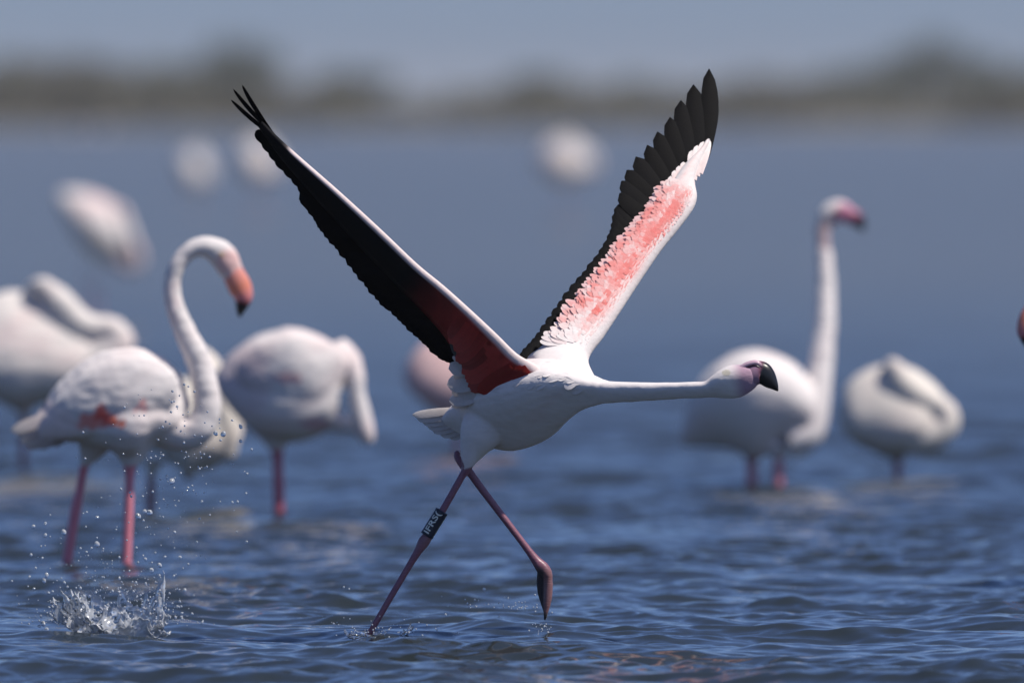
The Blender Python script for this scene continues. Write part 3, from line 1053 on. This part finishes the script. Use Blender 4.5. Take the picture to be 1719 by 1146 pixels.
def std_col(spots=(), cream=0.0, leg_v=9999, face=None, pinkness=0.25, legc=LEG, extra=None):
    def f(u, v, dy, co):
        c = np.tile(WHITE * (1 - cream) + CREAM * cream, (len(u), 1))
        c = c * 0.94
        c = mixc(c, np.array((0.78, 0.58, 0.55)), 1.4 * pinkness * ss(-0.4, 0.9, nz(u, v, 0.035)))
        for cu, cv, ru, rv, rot, colr, st in spots:
            d = ell(u + 8 * nz(u, v, 0.14), v + 5 * nz(v, u, 0.21), cu, cv, ru, rv, rot)
            c = mixc(c, np.asarray(colr), st * ss(1.15, 0.75, d))
        if face is not None:
            cu, cv, r, colr = face
            c = mixc(c, np.asarray(colr), ss(1.1, 0.5, ell(u, v, cu, cv, r, r)))
        if extra: c = extra(c, u, v, co)
        c = mixc(c, legc, ss(leg_v - 4, leg_v + 4, v))
        return c
    return f


def bird(Y, base_u, label, tubes, colour, voxel=0.007, it=10, plain=3, group=G, pear=-0.34):
    fr = Frame(Y, base_u)
    root = empty("flamingo", fr.base, label, "flamingo", group)
    link("body", body_mesh(fr, [tube(fr, t, 4, 20, pear if i == 0 else 0.0) for i, t in enumerate(tubes)], voxel, colour, it, plain), M_PLUM, root)
    return fr, root


BILLC = [(0, (0.80, 0.34, 0.30)), (0.35, (0.80, 0.26, 0.16)), (0.58, (0.80, 0.28, 0.30)), (0.66, (0.3, 0.08, 0.08)), (0.70, (0.014, 0.014, 0.016)), (1, (0.014, 0.014, 0.016))]


def standing(mir, du, dv, Y, label, base_u):
    """white bird with its neck in an S and the bill hanging down"""
    def T(pts):
        return [((mir - p[0] if mir else p[0] + du), p[1] + dv, *p[2:]) for p in pts]
    X = lambda u: (mir - u if mir else u + du)
    tubes = [
        T([(52, 728, .02, 13, 10), (85, 712, .02, 34, 26), (130, 690, .01, 62, 52), (180, 676, 0, 86, 72), (225, 676, 0, 95, 80), (262, 682, 0, 78, 70), (292, 696, 0, 46, 46), (306, 704, 0, 24, 26)]),
        T([(66, 728, -.06, 12, 8), (105, 706, -.09, 34, 14), (150, 684, -.115, 50, 18), (205, 662, -.125, 62, 22), (252, 656, -.11, 56, 24), (285, 668, -.07, 34, 22)]),
        T([(268, 706, 0, 42), (296, 724, 0, 33), (318, 728, -.01, 29), (337, 716, -.02, 26), (347, 688, -.02, 24), (345, 650, -.02, 23), (333, 606, -.02, 21.5), (315, 566, -.02, 19.5),
           (298, 528, -.02, 17), (289, 494, -.02, 15), (292, 460, -.02, 14), (306, 432, -.02, 14), (328, 416, -.02, 16), (350, 415, -.02, 19), (369, 425, -.02, 23, 17), (381, 441, -.02, 23, 16), (389, 456, -.02, 19, 13), (394, 464, -.02, 15, 11)]),
        T([(160, 738, .08, 34, 26), (148, 766, .08, 16, 14), (141, 784, .08, 8.5), (134, 822, .08, 8), (128, 850, .08, 9.5), (122, 884, .08, 9), (112, 946, .08, 9), (104, 994, .08, 9)]),
        T([(222, 740, -.02, 40, 30), (219, 772, -.02, 20, 18), (218, 792, -.02, 9), (216, 850, -.02, 8.5), (214, 900, -.02, 8.5), (212, 950, -.02, 8.5), (211, 996, -.02, 9)]),
    ]
    spots = [(X(162), 706 + dv, 42, 14, -0.12 if not mir else .12, (.84, .22, .17), 0.8), (X(172), 694 + dv, 13, 16, 0, CORAL, 0.9), (X(196), 708 + dv, 14, 7, 0, (0.8, 0.16, 0.08), 0.9),
             (X(237), 682 + dv, 9, 12, .5 if not mir else -.5, (0.85, 0.35, 0.33), 0.8),
             (X(80), 705 + dv, 60, 34, .4, (0.84, 0.66, 0.62), 0.5), (X(290), 520 + dv, 10, 60, 0, (0.80, 0.62, 0.60), .4)]
    fr, root = bird(Y, X(base_u), label, tubes, std_col(spots, 0.0, 782 + dv, (X(385), 440 + dv, 26, (0.80, 0.52, 0.48)), 0.15), 0.0055, pear=-0.55)
    bill_mesh(fr, T([(386, 448, -.02, 17, 12), (395, 466, -.02, 19, 13), (403, 482, -.02, 19.5, 13), (408, 496, -.02, 16.5, 12), (407, 508, -.02, 12.5, 9), (404, 520, -.02, 8, 6), (402, 532, -.02, 2, 2)]), BILLC, root)
    eye(fr, X(372), 428 + dv, -.02 - 17 / fr.S, 2.8, root)
    sg_ = -1 if mir else 1
    for (tu, tv), (bu, bv) in zip([(19, 722), (27, 732), (36, 744), (46, 752), (62, 750), (84, 744)], [(100, 692), (104, 700), (108, 708), (112, 714), (118, 718), (126, 722)]):
        feather("tertial_feather", M_THIN, root, fr.p(X(bu), bv + dv, -.09), fr.p(X(tu), tv + dv, -.05 + .0006 * tu), 24 / fr.S, Vector((-0.3 * sg_, -0.8, .4)), (0.84, 0.74, 0.71), CREAM * 0.4 + WHITE * 0.6, tip=0.4, bow=0.02)
    return fr, root


standing(0, 0, 0, yw(955), "white flamingo with red wing patch and S-shaped neck standing behind the splash", 180)
standing(2131, 0, 58, yw(985), "flamingo at the right edge with only its pink and black bill in view", 180)

# cream bird behind the first one
fr, root = bird(yw(862), 300, "cream sleeping flamingo half hidden right behind the white one with the red wing patch", [
    [(236, 742, 0, 14), (262, 726, 0, 46), (305, 716, 0, 84, 66), (345, 722, 0, 88, 66), (374, 736, 0, 60), (398, 748, 0, 24)],
    [(372, 760, -.06, 26), (380, 722, -.08, 24), (372, 676, -.07, 24), (358, 634, -.05, 22), (348, 606, -.03, 17), (336, 596, 0, 15), (322, 612, .05, 13)],
    [(258, 770, 0, 22), (254, 795, 0, 8), (253, 830, 0, 7.5), (252, 885, 0, 7.5)],
], std_col((), 0.75, 800, None, 0.1, np.array((0.25, 0.08, 0.09))))

# middle bird, preening
fr, root = bird(yw(868), 470, "plump flamingo standing on one leg with its neck hanging down, left of the runner", [
    [(362, 634, .05, 12), (385, 636, .04, 42, 36), (425, 640, .02, 78, 64), (475, 646, 0, 96, 82), (520, 642, 0, 92, 78), (555, 636, 0, 70, 62), (576, 636, 0, 42), (586, 645, 0, 18)],
    [(400, 612, -.10, 20, 10), (440, 620, -.14, 48, 16), (500, 622, -.16, 60, 22), (545, 620, -.13, 50, 20), (570, 626, -.08, 28, 14)],
    [(566, 590, -.02, 27), (584, 604, -.05, 22), (596, 630, -.08, 16), (600, 660, -.09, 14), (606, 695, -.09, 17), (612, 722, -.09, 17), (616, 738, -.09, 13), (616, 748, -.09, 5)],
    [(540, 690, 0, 34), (566, 708, -.04, 17), (588, 713, -.07, 13), (604, 716, -.08, 12)],
    [(462, 715, 0, 44), (464, 742, 0, 22), (466, 762, 0, 9.5), (467, 800, 0, 9.5), (468, 830, 0, 10), (468, 870, 0, 9.5), (469, 900, 0, 9)],
], std_col([(484, 634, 24, 9, 0, (0.75, 0.25, 0.25), .6), (400, 640, 60, 60, 0, (0.70, 0.52, 0.52), .5), (530, 712, 26, 12, 0, (0.6, 0.25, 0.28), .6)], 0.05, 755, None, 0.3, np.array((0.55, 0.13, 0.18))))
# sleeping bird far left
fr, root = bird(yw(792), 40, "large sleeping flamingo with its neck folded on its back at the left edge", [
    [(-70, 620, 0, 20), (-40, 602, 0, 68), (10, 590, 0, 100, 80), (60, 588, 0, 96, 80), (110, 598, 0, 82, 74), (155, 612, 0, 62), (190, 620, 0, 44), (212, 624, 0, 18)],
    [(150, 610, -.07, 34), (186, 592, -.075, 30), (200, 570, -.075, 26), (184, 553, -.075, 23), (156, 551, -.08, 23), (130, 540, -.085, 25), (106, 516, -.085, 26), (86, 494, -.08, 22), (70, 480, -.09, 16), (56, 486, -.06, 14), (46, 512, -.03, 13), (44, 540, 0, 12)],
    [(42, 676, 0, 24), (40, 700, 0, 8), (39, 750, 0, 7), (38, 815, 0, 7)],
], std_col((), 0.35, 702, None, 0.3, np.array((0.30, 0.10, 0.12))), 0.009)

# tall bird on the right, head up
fr, root = bird(yw(818), 1285, "flamingo standing tall with a long upright neck, behind the runner's bill", [
    [(1146, 742, .05, 10), (1172, 722, .04, 36, 30), (1212, 696, .02, 72, 60), (1258, 682, 0, 94, 76), (1300, 684, 0, 86, 72), (1332, 696, 0, 60), (1355, 712, 0, 34)],
    [(1330, 728, 0, 46), (1352, 724, -.01, 33), (1366, 702, -.01, 25), (1373, 664, 0, 22), (1379, 610, .03, 19.5), (1385, 550, .07, 17.5), (1387, 490, .11, 16), (1385, 440, .14, 14),
     (1382, 406, .16, 12), (1382, 384, .17, 12.5), (1389, 366, .175, 17, 14), (1402, 356, .175, 20, 15), (1416, 357, .17, 18, 13), (1426, 361, .17, 14, 11)],
    [(1262, 752, .04, 26), (1262, 774, .04, 10), (1262, 800, .04, 9.5), (1262, 845, .04, 9)],
    [(1306, 748, -.03, 28), (1307, 770, -.03, 10), (1307, 798, -.03, 9.5), (1306, 842, -.03, 9)],
], std_col([(1384, 392, 18, 28, 0, (0.36, 0.26, 0.28), .85)], 0.0, 770, (1420, 362, 26, (0.55, 0.22, 0.32)), 0.15, np.array((0.66, 0.24, 0.28))), 0.008, pear=0.4)  # the dark neck spot paints in the shade below the head
bill_mesh(fr, [(1416, 358, .17, 13, 10), (1428, 362, .17, 14, 10), (1438, 368, .17, 13, 9), (1445, 377, .17, 9, 7), (1449, 388, .17, 2.5)],
          [(0, (0.55, 0.22, 0.33)), (0.3, (0.34, 0.08, 0.16)), (0.5, (0.2, 0.05, 0.1)), (0.6, (0.02, 0.02, 0.024)), (1, (0.012, 0.012, 0.014))], root)
eye(fr, 1404, 352, .175 - 15 / fr.S, 2.6, root)

# sleeping bird on the right
fr, root = bird(yw(802), 1507, "round cream flamingo asleep with its neck coiled, right of the tall one", [
    [(1406, 704, 0, 12), (1426, 700, 0, 46), (1462, 692, 0, 72, 60), (1502, 690, 0, 80, 70), (1540, 698, 0, 68, 72), (1570, 706, 0, 48, 56), (1588, 712, 0, 22)],
    [(1490, 728, -.10, 24), (1530, 736, -.095, 26), (1566, 732, -.10, 25), (1588, 712, -.10, 23), (1586, 690, -.10, 21), (1562, 675, -.10, 22), (1534, 659, -.10, 26), (1512, 636, -.095, 23), (1502, 616, -.10, 15), (1494, 616, -.07, 12), (1488, 640, -.04, 12)],
    [(1506, 756, 0, 20), (1507, 774, 0, 8), (1507, 800, 0, 7.5), (1507, 825, 0, 7.5)],
], std_col((), 0.65, 772, None, 0.12, np.array((0.45, 0.16, 0.2))), 0.008)

# bird hidden behind the runner's near wing
fr, root = bird(yw(765), 770, "pinkish flamingo mostly hidden behind the runner's body and near wing", [
    [(684, 650, 0, 12), (700, 642, 0, 40), (732, 634, 0, 66, 54), (772, 634, 0, 72, 58), (810, 642, 0, 56), (840, 652, 0, 26)],
    [(800, 652, 0, 34), (832, 640, 0, 22), (850, 655, 0, 17), (848, 690, 0, 14), (840, 715, 0, 13), (830, 735, 0, 8)],
    [(766, 690, 0, 20), (767, 715, 0, 7), (768, 745, 0, 6.5), (769, 785, 0, 6.5)],
], std_col([(760, 640, 130, 130, 0, (0.74, 0.47, 0.44), .85)], 0.1, 712, None, 1.0, np.array((0.5, 0.18, 0.2))), 0.01)


def far_bird(u, v, wd, ht, Y, label, lean=0.0, pink=0.3, leg_v=0):
    """far wader with tucked neck: plump body, folded neck loop, two legs"""
    vb = 185 + FPX * CAM_H / Y
    w2, h2 = wd / 2, ht / 2
    c, s_ = math.cos(lean), math.sin(lean)
    R_ = lambda x, y: (u + x * c - y * s_, v + x * s_ + y * c)
    tr = [(*R_(-w2, .15 * h2), 0, .14 * h2), (*R_(-.72 * w2, .1 * h2), 0, .55 * h2), (*R_(-.25 * w2, 0), 0, .93 * h2), (*R_(.25 * w2, 0), 0, .97 * h2), (*R_(.7 * w2, .05 * h2), 0, .62 * h2), (*R_(.98 * w2, .1 * h2), 0, .2 * h2)]
    nk = [(*R_(.55 * w2, .45 * h2), -.04, .36 * h2), (*R_(.98 * w2, .3 * h2), -.06, .28 * h2), (*R_(.95 * w2, -.12 * h2), -.07, .24 * h2), (*R_(.5 * w2, -.5 * h2), -.09, .25 * h2), (*R_(.1 * w2, -.95 * h2), -.08, .2 * h2), (*R_(-.1 * w2, -.8 * h2), -.03, .15 * h2)]
    b1 = R_(-.05 * w2, .6 * h2)
    b2 = R_(.2 * w2, .6 * h2)
    lg = FPX / Y * 0.011
    lgs = [[(b[0], b[1], d, .3 * h2), (b[0], b[1] + .45 * h2, d, lg), (b[0], (b[1] + vb) / 2, d, lg * 1.1), (b[0], vb + 8, d, lg)] for b, d in ((b1, .04), (b2, -.03))]
    return bird(Y, u, label, [tr, nk] + lgs, std_col((), 0.15, leg_v or max(b1[1], b2[1]) + .45 * h2, None, pink), 0.014, 6, 2)


far_bird(168, 380, 172, 88, 118, "blurred pale flamingo leaning down to the right above the left-hand birds", math.radians(44), 0.6, 474)
far_bird(325, 285, 44, 66, 265, "dim far flamingo, left one of the two round pale ones near the left wing", 0, 0.5)
far_bird(430, 272, 60, 76, 245, "pale far flamingo just behind the near wing's outer edge", 0, 0.2)
far_bird(947, 269, 88, 74, 225, "lone round pale far flamingo in the open water between the two wings", 0, 0.25)
far_bird(122, 218, 15, 13, 780, "tiny hazy flamingo near the far shore, the left one of two", 0, 0.3)
far_bird(170, 218, 15, 13, 780, "tiny hazy flamingo near the far shore, the right one of two", 0, 0.3)

# ------------------------------------------------------------------ splashes and spray
def drop_mesh(items, name):
    """items: (centre, radius, stretch vector)"""
    bm = bmesh.new()
    for c, r, st in items:
        ret = bmesh.ops.create_icosphere(bm, subdivisions=2 if r > 0.004 else 1, radius=1.0)
        d = Vector(st)
        for v in ret['verts']:
            w_ = v.co.copy()
            k = 1 + 0.22 * mnoise.noise(w_ * 1.3 + Vector(c) * 40)
            v.co = Vector(c) + w_ * r * k + d * (w_.dot(d) / max(d.length, 1e-6)) * r
    me = bpy.data.meshes.new(name)
    bm.to_mesh(me); bm.free()
    me.polygons.foreach_set("use_smooth", np.ones(len(me.polygons), bool))
    return me


def sheet(c, rx, ry, h, a0, a1, seed, out=0.5, nu=70, nv=22, hole=0.28):
    """torn water curtain thrown up on an arc, with thickness and holes"""
    r = random.Random(seed)
    off = Vector((r.uniform(0, 50), r.uniform(0, 50), r.uniform(0, 50)))
    bm = bmesh.new()
    grid = []
    for i in range(nu + 1):
        t = a0 + (a1 - a0) * i / nu
        hh = h * (0.55 + 0.65 * mnoise.noise(Vector((t * 2.2, 0, 0)) + off) + 0.5 * abs(mnoise.noise(Vector((t * 7, 3, 0)) + off)))
        hh *= math.sin(math.pi * min(max(i / nu, 0.03), 0.97)) ** 0.35
        row = []
        for j in range(nv + 1):
            s_ = j / nv
            lean = 1 + out * s_ ** 1.5
            p = Vector((math.cos(t) * rx * lean, math.sin(t) * ry * lean, hh * s_ - 0.008))
            p += 0.010 * Vector((mnoise.noise(p * 38 + off), mnoise.noise(p * 38 + off * 2), mnoise.noise(p * 30 + off * 3)))
            p += 0.004 * Vector((mnoise.noise(p * 110 + off), mnoise.noise(p * 110 + off * 2), mnoise.noise(p * 90 + off * 3)))
            row.append(bm.verts.new(c + p))
        grid.append(row)
    for i in range(nu):
        for j in range(nv):
            q = Vector((i * 0.16, j * 0.22, 0)) + off
            if j > 3 and mnoise.noise(q) + 0.5 * mnoise.noise(q * 2.7) > 0.42 - hole * (j / nv): continue
            bm.faces.new((grid[i][j], grid[i + 1][j], grid[i + 1][j + 1], grid[i][j + 1]))
    bmesh.ops.delete(bm, geom=[v for v in bm.verts if not v.link_faces], context='VERTS')
    me = bpy.data.meshes.new("sheet")
    bm.to_mesh(me); bm.free()
    return me


def solid_union(meshes, thick, voxel, name, blobs=()):
    bm = bmesh.new()
    for m_ in meshes: bm.from_mesh(m_)
    me = bpy.data.meshes.new(name); bm.to_mesh(me); bm.free()
    o = bpy.data.objects.new(name, me); COL.objects.link(o)
    a = o.modifiers.new("s", 'SOLIDIFY'); a.thickness = thick; a.offset = 0
    b_ = o.modifiers.new("r", 'REMESH'); b_.mode = 'VOXEL'; b_.voxel_size = voxel
    dg = bpy.context.evaluated_depsgraph_get()
    out = bpy.data.meshes.new_from_object(o.evaluated_get(dg))
    bpy.data.objects.remove(o)
    taubin(out, 4, 1)
    out.polygons.foreach_set("use_smooth", np.ones(len(out.polygons), bool))
    out.materials.clear()
    return out


sp_root = empty("splash", Vector((SPL.x, SPL.y, 0)), "tall ragged white splash of water at the lower left, in front of the white flamingo", "splash")
O = Vector((0, 0, 0.006))
ms = [sheet(O + Vector((-.02, 0, 0)), .10, .07, .14, math.radians(95), math.radians(265), 1, 0.75),
      sheet(O + Vector((.02, .02, 0)), .075, .06, .15, math.radians(-60), math.radians(150), 2, 0.45),
      sheet(O + Vector((.0, -.02, 0)), .105, .07, .07, math.radians(180), math.radians(350), 3, 0.35),
      sheet(O + Vector((-.06, .03, 0)), .06, .05, .16, math.radians(20), math.radians(200), 4, 0.5, 40)]
link("water_crown", solid_union(ms, 0.0036, 0.0025, "water_crown"), M_SPRAY, sp_root)

sp2 = empty("splash", Vector((FOOT.x, FOOT.y, 0)), "small low splash round the runner's standing leg", "splash")
ms = [sheet(O, .035, .03, .030, 0, math.radians(300), 11, 0.7, 40, 10), sheet(O + Vector((.085, .0, 0)), .03, .03, .055, math.radians(-70), math.radians(80), 12, 0.6, 30, 14, 0.5)]
link("water_crown", solid_union(ms, 0.0028, 0.0022, "water_crown"), M_CLEAR, sp2)


def spray_at(u, v, dy):
    return at(u, v, FOCUS + dy)


items = []
r = random.Random(21)
named = [(375, 728, 6.2), (362, 727, 5.2), (404, 740, 4), (390, 705, 3), (404, 716, 4), (288, 808, 7), (280, 800, 4), (163, 868, 4), (163, 913, 6), (107, 893, 6), (56, 883, 4), (251, 860, 7), (232, 866, 6),
         (243, 858, 5), (76, 878, 3.5), (52, 931, 3.5), (60, 953, 3), (76, 898, 4), (293, 893, 4), (302, 935, 4), (268, 948, 5), (254, 957, 6), (244, 938, 4), (310, 990, 4), (281, 1063, 3.6), (72, 1046, 6),
         (78, 1056, 5), (66, 1050, 4), (95, 1030, 4), (74, 974, 5), (78, 965, 5), (20, 975, 3), (128, 767, 2.6), (181, 772, 2.4), (170, 835, 2.2), (413, 828, 3), (390, 843, 3), (335, 870, 3), (352, 864, 2.5), (397, 892, 2.5),
         (577, 985, 2.5), (586, 988, 2.5), (560, 1046, 2.5), (748, 1031, 3), (690, 1056, 3), (686, 1061, 3), (768, 1062, 3), (744, 1079, 3), (653, 1069, 2.5), (709, 1066, 2.5), (813, 988, 3.5), (797, 1006, 2.5), (838, 1034, 2.5), (920, 1061, 3), (888, 1058, 2.5), (898, 998, 2.5)]
for u, v, rr in named:
    items.append((spray_at(u, v, r.uniform(-.12, .05)), rr / RF.S * 0.72, (r.uniform(-.2, .2), 0, r.uniform(-.2, .4))))
for i in range(250):     # main cloud, thrown up to the right of the left splash
    t = r.random()
    u = r.gauss(300, 62) if t < .6 else r.gauss(170, 80)
    v = r.gauss(770, 75) if t < .6 else r.gauss(930, 65)
    if u < 10 or u > 440 or v < 640: continue
    items.append((spray_at(u, v, r.uniform(-.2, .12)), r.choice((1.1, 1.4, 1.8, 2.3)) / RF.S, (r.uniform(-.15, .15), 0, r.uniform(-.1, .3))))
for i in range(420):     # close around the crown
    a = r.uniform(0, math.pi); d = abs(r.gauss(0, 1))
    u = 190 + math.cos(a) * (70 + 45 * d); v = 1050 - math.sin(a) * (60 + 55 * d) * r.uniform(.3, 1)
    items.append((spray_at(u, v, r.uniform(-.1, .1)), r.choice((0.8, 0.9, 1.1, 1.3, 1.7, 2.4)) / RF.S, (r.uniform(-.3, .3), 0, r.uniform(-.2, .5))))
for i in range(60):      # trail of droplets between the two feet
    t = r.random()
    u, v = (r.gauss(870, 22), r.gauss(1018, 5)) if t < .5 else ((r.gauss(800, 35), r.gauss(1008, 9)) if t < .75 else (r.gauss(912, 12), 1046 + abs(r.gauss(0, 8))))
    items.append((spray_at(u, v, r.uniform(-.1, .1)), r.choice((1.0, 1.3, 1.7)) / RF.S, (0, 0, r.uniform(0, .2))))
for i in range(60):
    items.append((spray_at(r.gauss(650, 45), 1066 - abs(r.gauss(0, 14)), r.uniform(-.1, .1)), r.choice((1.0, 1.3, 1.6)) / RF.S, (0, 0, r.uniform(0, .2))))
items = [it for it in items if it[0].z > 0.004]
o = link("water_spray", drop_mesh(items, "water_spray"), M_SPRAY)
tag(o, "scattered clear droplets flung up from the splashes across the left half", "spray", kind='stuff')
